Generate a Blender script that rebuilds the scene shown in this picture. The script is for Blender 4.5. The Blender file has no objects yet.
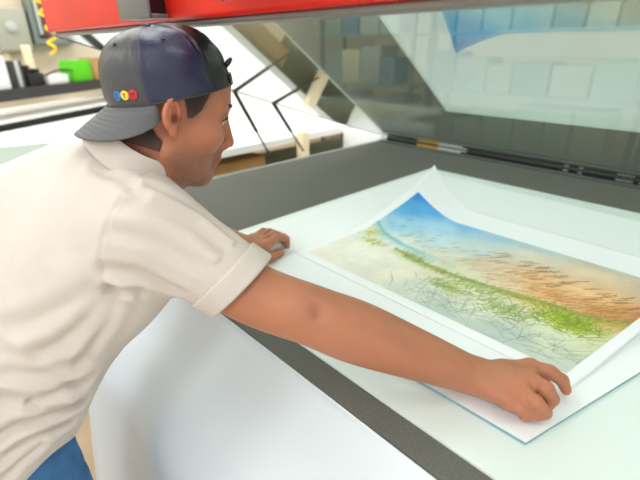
LAMP, WORLD, EXPO = 9.0, 1.15, .15
HYAW, HPIT, HROLL = 14, 20, 0
PELV = (-.79, -.02, .87)
SKH = .0028
CTILT, CUP, BDROP = 28, .024, .5
BTH = (32, 40.5, 49)
import bpy, bmesh, math, random
import numpy as np
from mathutils import Vector, Matrix, noise as mnoise
random.seed(4)
C = bpy.context.scene.collection
TZ = .9                                  # table top height

# ------------------------------------------------------------------ materials
def srgb(r, g, b):
    f = lambda c: (c/255/12.92) if c/255 <= .04045 else ((c/255+.055)/1.055)**2.4
    return (f(r), f(g), f(b), 1)
def mat(name, col, rough=.5, metal=0, noise=0, nscale=20, bump=0, bscale=60, spec=.5, coat=0, sheen=0, sss=0):
    m = bpy.data.materials.new(name); m.use_nodes = True
    nt = m.node_tree; b = nt.nodes['Principled BSDF']
    b.inputs['Base Color'].default_value = col
    b.inputs['Roughness'].default_value = rough; b.inputs['Metallic'].default_value = metal
    b.inputs['Specular IOR Level'].default_value = spec
    b.inputs['Coat Weight'].default_value = coat; b.inputs['Sheen Weight'].default_value = sheen
    if sss:
        b.inputs['Subsurface Weight'].default_value = sss; b.inputs['Subsurface Radius'].default_value = (.01, .004, .002)
        b.inputs['Subsurface Scale'].default_value = .5
    tc = nt.nodes.new('ShaderNodeTexCoord')
    if noise:
        n = nt.nodes.new('ShaderNodeTexNoise'); n.inputs['Scale'].default_value = nscale; n.inputs['Detail'].default_value = 5
        nt.links.new(tc.outputs['Object'], n.inputs['Vector'])
        r = nt.nodes.new('ShaderNodeMapRange'); r.inputs['From Min'].default_value = .3; r.inputs['From Max'].default_value = .7
        r.inputs['To Min'].default_value = 1-noise; r.inputs['To Max'].default_value = 1+noise
        nt.links.new(n.outputs['Fac'], r.inputs['Value'])
        mx = nt.nodes.new('ShaderNodeMix'); mx.data_type = 'RGBA'; mx.blend_type = 'MULTIPLY'; mx.inputs['Factor'].default_value = 1
        mx.inputs['A'].default_value = col; nt.links.new(r.outputs['Result'], mx.inputs['B'])
        nt.links.new(mx.outputs['Result'], b.inputs['Base Color'])
    if bump:
        n = nt.nodes.new('ShaderNodeTexNoise'); n.inputs['Scale'].default_value = bscale; n.inputs['Detail'].default_value = 3
        nt.links.new(tc.outputs['Object'], n.inputs['Vector'])
        bp = nt.nodes.new('ShaderNodeBump'); bp.inputs['Strength'].default_value = bump; bp.inputs['Distance'].default_value = .002
        nt.links.new(n.outputs['Fac'], bp.inputs['Height']); nt.links.new(bp.outputs['Normal'], b.inputs['Normal'])
    return m
def emat(name, col, s):
    m = bpy.data.materials.new(name); m.use_nodes = True; nt = m.node_tree
    nt.nodes.remove(nt.nodes['Principled BSDF']); e = nt.nodes.new('ShaderNodeEmission')
    e.inputs[0].default_value = col; e.inputs[1].default_value = s
    nt.links.new(e.outputs[0], nt.nodes['Material Output'].inputs[0]); return m
def vcol(m, attr='col'):
    nt = m.node_tree; a = nt.nodes.new('ShaderNodeVertexColor'); a.layer_name = attr
    b = nt.nodes['Principled BSDF']
    for l in list(b.inputs['Base Color'].links): nt.links.remove(l)
    nt.links.new(a.outputs['Color'], b.inputs['Base Color']); return m

M = dict(
  mat_grey=mat('rubber_mat', srgb(102,102,96), .85, noise=.14, nscale=260, bump=.35, bscale=500, spec=.25),
  mint=mat('mint_board', srgb(226,236,233), .28, noise=.01, nscale=2, spec=.4),
  foam=mat('foam_board', srgb(240,243,246), .45, spec=.35),
  foam_edge=mat('board_edge', srgb(128,168,178), .4),
  paper=mat('paper', srgb(241,243,247), .5, spec=.3),
  film=mat('white_film', srgb(214,223,228), .22, spec=.5),
  red=mat('red_paint', srgb(218,36,20), .42, noise=.10, nscale=6, spec=.35),
  worn=mat('worn_paint', srgb(176,170,180), .5),
  alu=mat('grey_aluminium', srgb(128,128,122), .45, metal=.35, noise=.08, nscale=30),
  steel=mat('light_steel', srgb(178,184,180), .35, metal=.4),
  black=mat('black_rubber', srgb(22,24,24), .5),
  blackgloss=mat('black_gloss', srgb(18,16,20), .2),
  grey=mat('grey_metal', srgb(110,112,112), .4, metal=.3),
  wall=mat('wall_paint', srgb(212,198,172), .8, noise=.04, nscale=3),
  floor=mat('floor_concrete', srgb(196,176,146), .6, noise=.10, nscale=4),
  ceil=mat('ceiling_white', srgb(225,225,218), .9),
  white=mat('white_paint', srgb(238,240,238), .45),
  body=mat('machine_grey', srgb(90,92,94), .5),
  box=mat('box_grey', srgb(164,164,148), .5), boxd=mat('cabinet_grey', srgb(112,124,114), .5),
  boxl=mat('cabinet_light', srgb(186,190,184), .5), copper=mat('dark_red_parts', srgb(110,60,56), .6),
  yellow=mat('yellow_hose', srgb(244,206,30), .35), green=mat('green_box', srgb(88,196,14), .5),
  card=mat('cardboard', srgb(176,138,84), .8, noise=.12, nscale=12), cream=mat('cream', srgb(238,222,186), .7),
  greenish=mat('grey_green', srgb(150,166,152), .6), blueish=mat('dull_blue', srgb(104,138,168), .6),
  orange=mat('orange_card', srgb(226,150,62), .7), dark=mat('dark_grey', srgb(52,50,50), .5),
  palered=mat('faded_red', srgb(176,96,72), .6),
)

# ------------------------------------------------------------------ helpers
def link(o, m=None, parent=None):
    C.objects.link(o)
    if m is not None and o.type in ('MESH', 'CURVE') and not o.data.materials: o.data.materials.append(m)
    if parent is not None: o.parent = parent
    return o
def obj(name, bm, m, parent=None, smooth=True):
    bmesh.ops.recalc_face_normals(bm, faces=bm.faces[:])
    me = bpy.data.meshes.new(name); bm.to_mesh(me); bm.free()
    if smooth:
        for p in me.polygons: p.use_smooth = True
        me.set_sharp_from_angle(angle=math.radians(38))
    return link(bpy.data.objects.new(name, me), m, parent)
def tag(o, label=None, cat=None, group=None, kind=None):
    for k, v in (('label', label), ('category', cat), ('group', group), ('kind', kind)):
        if v: o[k] = v
    return o
def empty(name, loc=(0, 0, 0), label=None, cat=None, group=None):
    o = bpy.data.objects.new(name, None); o.location = loc; o.empty_display_size = .1; C.objects.link(o)
    return tag(o, label, cat, group)
def to_parent(o, root):
    o.parent = root; o.matrix_parent_inverse = Matrix.Translation(root.location).inverted(); return o
def addbox(bm, x0, x1, y0, y1, z0, z1, bev=0, M4=None):
    t = bmesh.new(); bmesh.ops.create_cube(t, size=1)
    for v in t.verts:
        v.co = Vector(((x0+x1)/2+v.co.x*(x1-x0), (y0+y1)/2+v.co.y*(y1-y0), (z0+z1)/2+v.co.z*(z1-z0)))
    if bev: bmesh.ops.bevel(t, geom=t.edges[:], offset=bev, segments=3, affect='EDGES', profile=.5)
    if M4 is not None: bmesh.ops.transform(t, matrix=M4, verts=t.verts[:])
    me = bpy.data.meshes.new('t'); t.to_mesh(me); t.free(); bm.from_mesh(me); bpy.data.meshes.remove(me)
    return bm
def box(name, x0, x1, y0, y1, z0, z1, m, parent=None, bev=.004, M4=None):
    bm = bmesh.new(); addbox(bm, x0, x1, y0, y1, z0, z1, bev, M4); return obj(name, bm, m, parent)
def tube(bm, pts, r, n=12, caps=True):
    pts = [Vector(p) for p in pts]; rings = []; rr = r if hasattr(r, '__len__') else [r]*len(pts)
    t0 = (pts[1]-pts[0]).normalized(); up = Vector((0, 0, 1)) if abs(t0.z) < .9 else Vector((1, 0, 0))
    u = t0.cross(up).normalized()
    for i, p in enumerate(pts):
        t = (pts[min(i+1, len(pts)-1)]-pts[max(i-1, 0)]).normalized()
        u = (u-t*u.dot(t)).normalized(); w = t.cross(u)
        rings.append([bm.verts.new(p+(u*math.cos(2*math.pi*k/n)+w*math.sin(2*math.pi*k/n))*rr[i]) for k in range(n)])
    for a, b in zip(rings, rings[1:]):
        for k in range(n): bm.faces.new((a[k], a[(k+1) % n], b[(k+1) % n], b[k]))
    if caps: bm.faces.new(rings[0][::-1]); bm.faces.new(rings[-1])
    return bm
def tubeo(name, pts, r, m, parent=None, n=12): return obj(name, tube(bmesh.new(), pts, r, n), m, parent)
def extr(name, poly, t, m, parent=None, bev=.0, edge=None):
    """flat sheet: polygon poly [(x,y)] from z0 to z0+t"""
    z0, z1 = t; bm = bmesh.new()
    a = [bm.verts.new((x, y, z0)) for x, y in poly]; b = [bm.verts.new((x, y, z1)) for x, y in poly]
    bm.faces.new(a[::-1]); bm.faces.new(b); n = len(poly)
    fs = [bm.faces.new((a[i], a[(i+1) % n], b[(i+1) % n], b[i])) for i in range(n)]
    if edge:
        for f in fs: f.material_index = 1
    o = obj(name, bm, m, parent, smooth=False)
    if edge: o.data.materials.append(edge)
    return o
def bezier_pts(p, n=24):
    """Catmull-Rom through points"""
    p = [Vector(q) for q in p]; q = [p[0]*2-p[1]]+p+[p[-1]*2-p[-2]]; out = []
    for i in range(1, len(q)-2):
        for k in range(n):
            t = k/n; out.append(.5*((2*q[i])+(q[i+1]-q[i-1])*t+(2*q[i-1]-5*q[i]+4*q[i+1]-q[i+2])*t*t+(3*q[i]-q[i-1]-3*q[i+1]+q[i+2])*t**3))
    out.append(p[-1]); return out

# ------------------------------------------------------------------ room
def struct(o): o['kind'] = 'structure'; return o
struct(box('floor', -6, 4, -4, 6.6, -.1, 0, M['floor'], bev=0))
struct(box('wall_left', -5.6, -5.5, -4, 6.6, 0, 3.4, M['wall'], bev=0))
struct(box('wall_back', -5.5, 4, 6.5, 6.6, 0, 3.4, M['wall'], bev=0))
struct(box('ceiling', -5.6, 4, -4, 6.6, 3.4, 3.5, M['ceil'], bev=0))
lamp_em = emat('lamp_tube_light', (.97, .99, 1, 1), LAMP)
for i, (x, y) in enumerate([(-4.2, -2.2), (-4.2, .9), (-4.2, 4), (-1.7, -2.2), (-1.7, .9), (-1.7, 4), (.8, -2.2), (.8, .9), (.8, 4)]):
    t = empty('ceiling_light', (x, y, 3.3), 'long white ceiling light panel hanging over the workshop', 'ceiling light', 'ceiling lights')
    h = box('housing', x-.42, x+.42, y-.92, y+.92, 3.32, 3.4, M['white']); to_parent(h, t)
    d = box('diffuser', x-.4, x+.4, y-.9, y+.9, 3.30, 3.322, lamp_em, bev=0); to_parent(d, t)

# ------------------------------------------------------------------ main table
X0, X1, YF, YB = -1.621, 1.25, .376, 2.081
tb = empty('finishing_table', (-.2, 1.2, 0), 'large flat worktable with dark grey rubber mat top under the raised glass lid', 'table')
P = lambda o: to_parent(o, tb)
P(box('table_mat', X0, X1, YF, YB-.005, TZ-.012, TZ, M['mat_grey'], bev=.002))
P(box('table_bed', X0+.005, X1-.005, YF+.006, YB-.01, TZ-.12, TZ-.0125, M['body'], bev=.004))
P(box('edge_trim', X0-.012, X0, YF, YB, TZ-.05, TZ+.004, M['steel'], bev=.002))
P(box('back_rail', X0, X1, YB-.092, YB-.070, TZ, TZ+.006, M['grey'], bev=.001))
for x in (X0+.05, X1-.11):
    for y in (YF+.14, YB-.18): P(box('leg', x, x+.07, y, y+.07, .002, TZ-.1201, M['body']))
P(box('lower_shelf', X0+.12, X1-.12, YF+.22, YB-.19, .3, .33, M['body']))
# white film hanging down in front of the table
bm = bmesh.new(); prof = [(.3735, .8985), (.364, .872), (.312, .79), (.232, .715), (.175, .638), (.153, .548), (.133, .414), (.115, .266), (.104, .12), (.10, .03)]
pp = bezier_pts([(0, y, z) for y, z in prof], 6); nx = 60
rows = []
for i in range(nx+1):
    x = -1.076+1.75*i/nx; col = []
    for k, q in enumerate(pp):
        w = min(1, k/14)
        y = q.y+w*(.028*math.sin((x+1.076)*5.2-.4)+.012*math.sin((x+1.1)*11))
        col.append(bm.verts.new((x, y, q.z)))
    rows.append(col)
for a, b in zip(rows, rows[1:]):
    for k in range(len(a)-1): bm.faces.new((a[k], b[k], b[k+1], a[k+1]))
fo = obj('plastic_film', bm, M['film']); so = fo.modifiers.new('s', 'SOLIDIFY'); so.thickness = .0016; so.offset = 0
tag(fo, 'large glossy white sheet hanging in a curve from the front edge of the worktable', 'plastic sheet')

# boards on the table
extr('mint_board', [(-1.056, .425), (.62, .425), (.62, 1.671), (-1.056, 1.671)], (TZ+.0005, TZ+.0045), M['mint'])
tag(bpy.data.objects['mint_board'], 'wide pale mint green board lying flat on the grey mat under the white sheet', 'board')
extr('foam_board', [(-1.02, .465), (-.259, .5), (-.123, .503), (-.033, .86), (.03, 1.56), (-1.03, 1.60)], (TZ+.005, TZ+.0105), M['foam'], edge=M['foam_edge'])
tag(bpy.data.objects['foam_board'], 'white mounting board with blue grey cut edge under the beach print', 'board')

# ------------------------------------------------------------------ the print
PZ = TZ+.0118
px0, px1, py0, py1 = -.812, -.112, .660, 1.25
ix0, ix1, iy0, iy1 = -.785, -.135, .688, 1.157
def lift(x, y):
    z = 0.
    s = np.clip((-.62-x)/.19, 0, 1); t = np.clip((y-.90)/.356, 0, 1)
    z = z+.125*s**1.5*t**1.35
    t2 = np.clip((y-1.16)/.09, 0, 1); z = z+.014*t2**1.7
    s3 = np.clip((x+.18)/.07, 0, 1); t3 = np.clip((y-.66)/.45, 0, 1); z = z+.022*s3**1.6*t3**.8
    return z
def shiftx(x, y):
    s3 = np.clip((x+.6)/.45, 0, 1); return x+.16*(y-.69)*s3*s3*(3-2*s3)+.25*np.maximum(0, lift(x, y))*(x < -.6)
def grid_sheet(name, x0, x1, y0, y1, nx, ny, dz, m, parent=None, colors=None):
    xs = np.linspace(x0, x1, nx); ys = np.linspace(y0, y1, ny); X, Y = np.meshgrid(xs, ys)
    V = np.stack([shiftx(X, Y), Y, PZ+lift(X, Y)+dz], -1).reshape(-1, 3)
    i = np.arange(nx*ny).reshape(ny, nx); F = np.stack([i[:-1, :-1], i[:-1, 1:], i[1:, 1:], i[1:, :-1]], -1).reshape(-1, 4)
    me = np_mesh(name, V, F)
    if colors is not None:
        ca = me.color_attributes.new('col', 'FLOAT_COLOR', 'POINT')
        c4 = np.ones((nx*ny, 4), np.float32); c4[:, :3] = colors.reshape(-1, 3); ca.data.foreach_set('color', c4.ravel())
    return link(bpy.data.objects.new(name, me), m, parent)
def np_mesh(name, V, F, smooth=True):
    me = bpy.data.meshes.new(name); V = np.asarray(V, np.float32); F = np.asarray(F, np.int32)
    me.vertices.add(len(V)); me.vertices.foreach_set('co', V.ravel()); k = F.shape[1]
    me.loops.add(F.size); me.loops.foreach_set('vertex_index', F.ravel())
    me.polygons.add(len(F)); me.polygons.foreach_set('loop_start', np.arange(0, F.size, k, dtype=np.int32))
    me.polygons.foreach_set('use_smooth', np.full(len(F), smooth)); me.update(calc_edges=True); me.validate(); return me

def paint_beach(nx, ny):
    rng = np.random.default_rng(7)
    U, V = np.meshgrid(np.linspace(0, 1, nx), np.linspace(0, 1, ny))
    pts = [(0,1,58,140,222),(.12,1,84,164,232),(.03,.85,92,172,228),(.3,1,120,184,234),(.25,.85,165,208,234),(.45,.98,168,204,226),(.6,1,186,206,214),(.62,.85,226,216,200),
           (.8,1,206,196,180),(.98,1,196,188,178),(.8,.88,232,208,178),(1,.85,206,184,162),(.1,.66,150,204,226),(.3,.66,196,222,232),(.45,.7,206,220,222),
           (.55,.6,226,206,176),(.7,.62,238,190,136),(.85,.66,240,196,146),(1,.62,222,160,108),(.78,.5,238,186,128),(.95,.52,226,170,104),(.64,.5,232,208,170),
           (0,.5,226,226,212),(.2,.5,222,228,220),(.4,.52,222,222,206),(.5,.45,220,214,186),(0,.2,238,234,220),(.2,.25,240,236,222),(0,0,232,228,214),(.25,0,226,224,212),
           (.35,.2,236,232,216),(.5,.1,214,220,208),(.55,.3,224,222,200),(.6,0,186,200,192),(.7,.2,216,220,198),(.8,.05,184,198,190),(.9,.2,210,216,190),(1,.02,200,208,196),(1,.25,214,214,178)]
    acc = np.zeros((ny, nx, 3)); W = np.zeros((ny, nx))
    for u, v, r, g, b in pts:
        d2 = ((U-u)*1.3)**2+((V-v))**2+.0006; w = 1/d2**1.7; W += w; acc += w[..., None]*np.array([r, g, b])
    img = acc/W[..., None]
    def sm(k, amp):
        g = rng.normal(0, 1, (ny//k+3, nx//k+3)); yy = np.linspace(0, g.shape[0]-1.01, ny); xx = np.linspace(0, g.shape[1]-1.01, nx)
        yi = yy.astype(int); xi = xx.astype(int); fy = (yy-yi)[:, None]; fx = (xx-xi)[None]
        return amp*(g[yi][:, xi]*(1-fy)*(1-fx)+g[yi+1][:, xi]*fy*(1-fx)+g[yi][:, xi+1]*(1-fy)*fx+g[yi+1][:, xi+1]*fy*fx)
    n = sm(60, 3)+sm(24, 3)+sm(9, 2)
    img += n[..., None]
    def band(c, uv, col, w, a):                      # soft band following a polyline
        us, vs = zip(*uv); vc = np.interp(U, us, vs, left=-9, right=-9); d = np.abs(V-vc)/w; k = a*np.exp(-d*d)
        img[:] = img*(1-k[..., None])+k[..., None]*np.array(col)
    band(0, [(0, .60), (.1, .515), (.22, .47), (.34, .452)], (96, 178, 192), .015, .6); band(0, [(0, .61), (.1, .52), (.22, .475), (.4, .45), (.48, .44)], (150, 196, 200), .02, .35); band(0, [(0, .60), (.1, .515), (.22, .47)], (86, 172, 192), .011, .4)
    band(0, [(0, .57), (.1, .49), (.22, .445), (.4, .42)], (150, 200, 204), .018, .5)
    ridge = [(.22, .40), (.33, .36), (.48, .35), (.6, .37), (.71, .40), (.88, .44), (1, .50)]
    band(0, ridge, (138, 138, 58), .013, .7); band(0, [(u, v-.03) for u, v in ridge], (186, 192, 120), .025, .4)
    band(0, [(.66, .37), (.88, .40), (1, .46)], (180, 170, 50), .022, .65)
    def blade(u, v, ang, L, col, a, w=1.0, curve=.3):
        ns = max(4, int(L*nx*1.3)); t = np.linspace(0, 1, ns)
        uu = u+L*t*np.cos(ang+curve*t)*.72; vv = v+L*t*np.sin(ang+curve*t)
        xi = uu*nx; yi = vv*ny
        for dx, dy, k in ((0, 0, 1), (1, 0, .5*w), (0, 1, .5*w), (-1, 0, .25*w)):
            xx = np.round(xi+dx).astype(int); yy = np.round(yi+dy).astype(int); ok = (xx >= 0) & (xx < nx) & (yy >= 0) & (yy < ny)
            aa = (a*k*(1-.5*t[ok]))[:, None]; img[yy[ok], xx[ok]] = img[yy[ok], xx[ok]]*(1-aa)+aa*np.array(col)
    def tuft(u, v, su, sv, n, L, cols, a=.7, base=1.2, spread=.7):
        for _ in range(n): blade(rng.normal(u, su), rng.normal(v, sv), base+rng.normal(0, spread), L*rng.uniform(.4, 1.2), cols[rng.integers(len(cols))], a, curve=rng.normal(0, .22))
    G = [(118, 142, 62), (150, 168, 76), (92, 118, 56), (186, 190, 104)]; D = [(96, 124, 116), (120, 142, 132), (80, 104, 96)]
    O = [(196, 128, 66), (160, 98, 52), (222, 158, 92), (130, 84, 50)]; Y = [(180, 178, 40), (206, 200, 60), (150, 160, 40)]
    tuft(.05, .46, .02, .03, 60, .05, Y); tuft(.12, .36, .03, .02, 80, .05, Y); tuft(.31, .37, .04, .015, 90, .05, G)
    for u, v in zip(np.linspace(.3, 1, 40), np.interp(np.linspace(.3, 1, 40), *zip(*ridge))): tuft(u, v-.02, .012, .012, 15, .05, G, .45)
    tuft(.88, .31, .045, .03, 420, .09, [(150, 174, 44), (126, 150, 40), (188, 194, 70), (104, 128, 44)], .75, 1.4, .8)
    tuft(.72, .22, .04, .03, 140, .09, G, .55); tuft(.52, .22, .035, .02, 120, .08, G, .6, .6, .8); tuft(.6, .29, .05, .02, 90, .07, G, .5)
    tuft(.64, .10, .09, .05, 60, .12, D, .28, 1.0, 1.1); tuft(.84, .10, .1, .05, 60, .13, D, .3, .9, 1.1); tuft(.50, .1, .05, .04, 20, .10, D, .3, .8, 1)
    tuft(.80, .5, .14, .045, 420, .07, O, .3, .75, .25); tuft(.95, .53, .06, .04, 160, .08, O, .35, .8, .25)
    for _ in range(46):                               # wheat heads
        u = rng.uniform(.5, 1.02); v = rng.uniform(.56, .74); blade(u-.04, v-.1, 1.0, .10, (168, 124, 82), .4, curve=-.2)
        for q in range(9): blade(u+q*.003, v+q*.006, .75+rng.normal(0, .3), .022, (134, 92, 58), .6)
    for _ in range(34):                               # pale reeds over the sea
        u = rng.uniform(.05, .5); v = rng.uniform(.5, .74); blade(u-.03, v-.1, 1.1, .10, (166, 180, 176), .4, curve=-.2)
        for q in range(6): blade(u+q*.003, v+q*.005, .7+rng.normal(0, .3), .02, (128, 138, 136), .5)
    img = np.clip(img, 0, 255)/255
    return np.where(img <= .04045, img/12.92, ((img+.055)/1.055)**2.4).astype(np.float32)
sheet = grid_sheet('photo_print', px0, px1, py0, py1, 120, 110, 0, M['paper'])
sm_ = sheet.modifiers.new('s', 'SOLIDIFY'); sm_.thickness = .0006; sm_.offset = -1
tag(sheet, 'large white bordered photo print of a grassy beach with one far corner curled up', 'print')
NX, NY = 620, 450
pm = vcol(mat('printed_ink', (1, 1, 1, 1), .42, spec=.3))
pic = grid_sheet('beach_picture', ix0, ix1, iy0, iy1, NX, NY, .0005, pm, sheet, paint_beach(NX, NY)); tag(pic, 'printed beach picture with blue sky, sand and grass')

# ------------------------------------------------------------------ lid
PHI, LG = .316, 1.764
lid = empty('glass_lid', (-.2, YB, TZ+.02), 'raised glass lid with red front beam over the worktable', 'lid')
Lp = lambda o: to_parent(o, lid)
LM = Matrix.Translation((0, YB, TZ+.004)) @ Matrix.Rotation(-PHI, 4, 'X')     # local: x, -y along the lid towards its front edge, z up
gm = bpy.data.materials.new('lid_glass'); gm.use_nodes = True; nt = gm.node_tree; nt.nodes.remove(nt.nodes['Principled BSDF'])
tr = nt.nodes.new('ShaderNodeBsdfTransparent'); tr.inputs[0].default_value = (.75, .81, .775, 1)
gl = nt.nodes.new('ShaderNodeBsdfGlossy'); gl.inputs['Roughness'].default_value = .012; gl.inputs[0].default_value = (.93, .97, .95, 1)
ge = nt.nodes.new('ShaderNodeNewGeometry'); dt = nt.nodes.new('ShaderNodeVectorMath'); dt.operation = 'DOT_PRODUCT'
nt.links.new(ge.outputs['Normal'], dt.inputs[0]); nt.links.new(ge.outputs['Incoming'], dt.inputs[1])
def mth(op, a, b=None):
    n = nt.nodes.new('ShaderNodeMath'); n.operation = op
    for i, x in enumerate((a, b)):
        if x is None: continue
        if isinstance(x, (int, float)): n.inputs[i].default_value = x
        else: nt.links.new(x, n.inputs[i])
    return n.outputs[0]
fr = nt.nodes.new('ShaderNodeMath'); fr.operation = 'ADD'       # Schlick reflectance of a coated glass face
fr.inputs[1].default_value = .22; nt.links.new(mth('MULTIPLY', mth('POWER', mth('SUBTRACT', 1., mth('ABSOLUTE', dt.outputs['Value'])), 5.), .93), fr.inputs[0])
mx = nt.nodes.new('ShaderNodeMixShader'); nt.links.new(fr.outputs[0], mx.inputs[0]); nt.links.new(tr.outputs[0], mx.inputs[1]); nt.links.new(gl.outputs[0], mx.inputs[2])
nt.links.new(mx.outputs[0], nt.nodes['Material Output'].inputs[0])
Lp(box('glass_panel', X0, X1, -LG, -.002, 0, .006, gm, bev=0, M4=LM))
Lp(box('edge_seal', X0-.006, X0-.0002, -LG, -.01, -.002, .008, M['alu'], bev=.001, M4=LM))
Lp(box('hinge_gasket', X0+.03, X1, YB-.062, YB-.040, TZ+.0062, TZ+.0215, M['black'], bev=.002))
Lp(box('hinge_bracket', X0-.07, X0+.029, YB-.07, YB-.03, TZ+.0062, TZ+.020, M['white'], bev=.003))
zb = TZ+.008+LG*math.sin(PHI); yb = YB-LG*math.cos(PHI)
Lp(box('front_beam', -1.48, X1, yb-.045, yb+.01, zb, zb+.078, M['red'], bev=.006))
Lp(box('beam_lip', -1.47, X1, yb-.030, yb+.018, zb-.008, zb-.0005, M['alu'], bev=.002))
# warning sticker on the gasket
for a, b, z0, z1, m in ((-1.38, -1.245, .0066, .0140, 'yellow'), (-1.245, -1.11, .0066, .0135, 'white'), (-1.38, -1.245, .0145, .0205, 'palered'), (-1.245, -1.08, .0150, .0200, 'white')):
    Lp(box('sticker', a, b, YB-.0632, YB-.0622, TZ+z0, TZ+z1, M[m], bev=0))
for a, b in ((-.42, -.36), (-.34, -.31), (-.62, -.60), (-.56, -.545), (-.27, -.23), (-.19, -.14)):
    Lp(box('gasket_clip', a, b, YB-.0640, YB-.0622, TZ+.010, TZ+.0165, M['steel'], bev=0))
# box handle and two dark handles on the beam
bm = bmesh.new(); b0, b1, dz = -.855, -.735, -.006
addbox(bm, b0, b1, yb-.080, yb-.0455, zb+.047+dz, zb+.054+dz, .002); addbox(bm, b0, b1, yb-.080, yb-.074, zb+.010+dz, zb+.0465+dz, .002)
addbox(bm, b0, b0+.007, yb-.0735, yb-.0455, zb+.010+dz, zb+.0465+dz, .001); addbox(bm, b0+.0075, b1, yb-.0735, yb-.0455, zb+.010+dz, zb+.016+dz, .001)
Lp(obj('beam_bracket', bm, M['grey'])); Lp(box('bracket_dark_hollow', b0+.0075, b1-.010, yb-.0735, yb-.0460, zb+.0165+dz, zb+.0465+dz, M['blackgloss'], bev=0))  # black block fills the bracket opening, painting the shade of its hollow
for xc, w in ((-.50, .07), (-.405, .08)):
    bm = bmesh.new(); tube(bm, bezier_pts([(xc-w/2, yb-.04, zb+.045), (xc-w/2+.008, yb-.075, zb+.028), (xc, yb-.088, zb+.022), (xc+w/2-.008, yb-.075, zb+.028), (xc+w/2, yb-.04, zb+.045)], 8), .011, 14)
    hd = Lp(obj('handle', bm, M['blackgloss'])); hd['label'] = 'black curved handle'
bm = bmesh.new(); addbox(bm, -.862, -.842, yb-.0462, yb-.045, zb+.04, zb+.08, 0); w = Lp(obj('paint_scuff', bm, M['worn']))
# gas struts
for nm, a, b in (('gas_strut', (-1.645, 1.23, 1.205), (-1.645, 1.423, .93)), ('gas_strut', (-1.645, 1.037, 1.262), (-1.645, 1.221, .93))):
    a, b = Vector(a), Vector(b); mid = a.lerp(b, .60)
    r = tubeo(nm, [a, mid], .0080, M['black']); Lp(r)
    k = tubeo('strut_rod', [mid-(b-a)*.05, b], .0045, M['dark']); k.parent = r; k.matrix_parent_inverse = r.matrix_parent_inverse.copy() if False else Matrix()
# ------------------------------------------------------------------ neighbouring bench with white sheets
nb = empty('side_table', (-3.0, 1.8, 0), 'wide white topped table standing beyond the left edge of the main worktable', 'table')
N = lambda o: to_parent(o, nb)
N(extr('tabletop', [(-1.98, -.5), (-2.10, 1.9), (-2.10, 3.4), (-5.36, 3.4), (-3.04, -.5)], (.86, .9), M['white']))
for x, y in ((-2.12, .1), (-2.2, 3.3), (-3.2, .1), (-4.9, 3.2)): N(box('leg', x-.03, x+.03, y-.03, y+.03, .002, .8598, M['grey']))
N(extr('lower_shelf', [(-2.16, .3), (-2.16, 3.2), (-3.2, 3.2), (-3.2, .3)], (.50, .53), M['greenish']))
def single(o, label, cat, group=None): return tag(o, label, cat, group)
rz = lambda a, x, y: Matrix.Translation((x, y, 0)) @ Matrix.Rotation(math.radians(a), 4, 'Z')
for k, (a, b, z0, z1, mm, lab) in enumerate(((.7, 1.62, .5305, .60, 'card', 'brown cardboard bundle lying lowest on the shelf under the white side table'), (.75, 1.50, .6005, .68, 'cream', 'cream flat carton between the brown cartons on the side table shelf'), (.8, 1.58, .6805, .79, 'card', 'brown cardboard carton on top of the stack under the white side table'))):
    single(box('cardboard_box', -2.6, -2.19, a, b, z0, z1, M[mm], bev=.004), lab, 'box', 'cartons under the side table')
single(box('wooden_post', -2.075, -2.02, 1.74, 1.80, .002, .93, M['cream']), 'pale wooden post standing at the edge of the side table beside the gas strut', 'post')
single(box('white_cabinet', -2.08, -1.74, 2.16, 2.75, .002, .885, M['white'], bev=.006), 'white cabinet in the corner behind the lid hinge', 'cabinet')
single(box('cream_board', -2.9, -2.15, 2.5, 3.05, .9005, .925, M['cream']), 'cream flat board lying on the far end of the white side table', 'board')
single(extr('test_print', [(-3.5, 1.9), (-3.1, 1.75), (-2.9, 2.4), (-3.3, 2.55)], (.9005, .902), M['mint']), 'pale print sheet lying on the middle of the white side table', 'sheet')
single(extr('shadow_sheet', [(-2.47, .12), (-2.56, .28), (-2.97, .62), (-3.05, .3)], (.9005, .903), M['greenish']), 'grey green sheet added as shadowed paper edge on the near end of the side table', 'sheet')  # added thin sheet, its grey green stands in for a paper edge and shadow

single(box('orange_bin', -1.95, -1.75, .02, .30, .002, .42, M['orange'], bev=.01), 'orange bin on the floor between the worktable and the side table', 'bin')
# bench with the dark rail and the clutter standing on it
Rr = Matrix.Translation((-3.723, .464, 0)) @ Matrix.Rotation(math.atan2(.83981, -.54288), 4, 'Z')     # local x along the bench, +y away from the camera
wb = empty('work_bench', (-3.723, .464, 0), 'long white workbench with black front edge and dark raised rail', 'bench')
B = lambda o: to_parent(o, wb)
B(box('worktop', -1.4, 3.2, .0, 1.0, .86, .90, M['white'], M4=Rr)); B(box('front_edge', -1.4, 3.2, -.03, -.0005, .83, .935, M['black'], M4=Rr))
B(box('rail_shelf', -1.4, 3.0, .35, .62, 1.03, 1.115, M['dark'], M4=Rr))
for x in (-1.3, .2, 1.7, 2.85): B(box('shelf_post', x, x+.05, .45, .5, .9005, 1.0295, M['dark'], M4=Rr))
for x in (-1.35, 3.1): B(box('leg', x, x+.06, .06, .12, .002, .8598, M['grey'], M4=Rr))
def onshelf(name, s0, s1, h, m, label, cat, d0=.40, d1=.55, group=None):
    return single(box(name, s0, s1, d0, d1, 1.1155, 1.1155+h, m, M4=Rr, bev=.006), label, cat, group)
onshelf('white_carton', .40, .55, .24, M['white'], 'white carton at the left end of the dark bench rail', 'carton')
f = empty('equipment_stand', (0, 0, 0), 'black upright stand with a pale slot standing on the bench rail', 'stand'); f.matrix_world = Rr @ Matrix.Translation((.64, .47, 1.1155))
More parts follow.
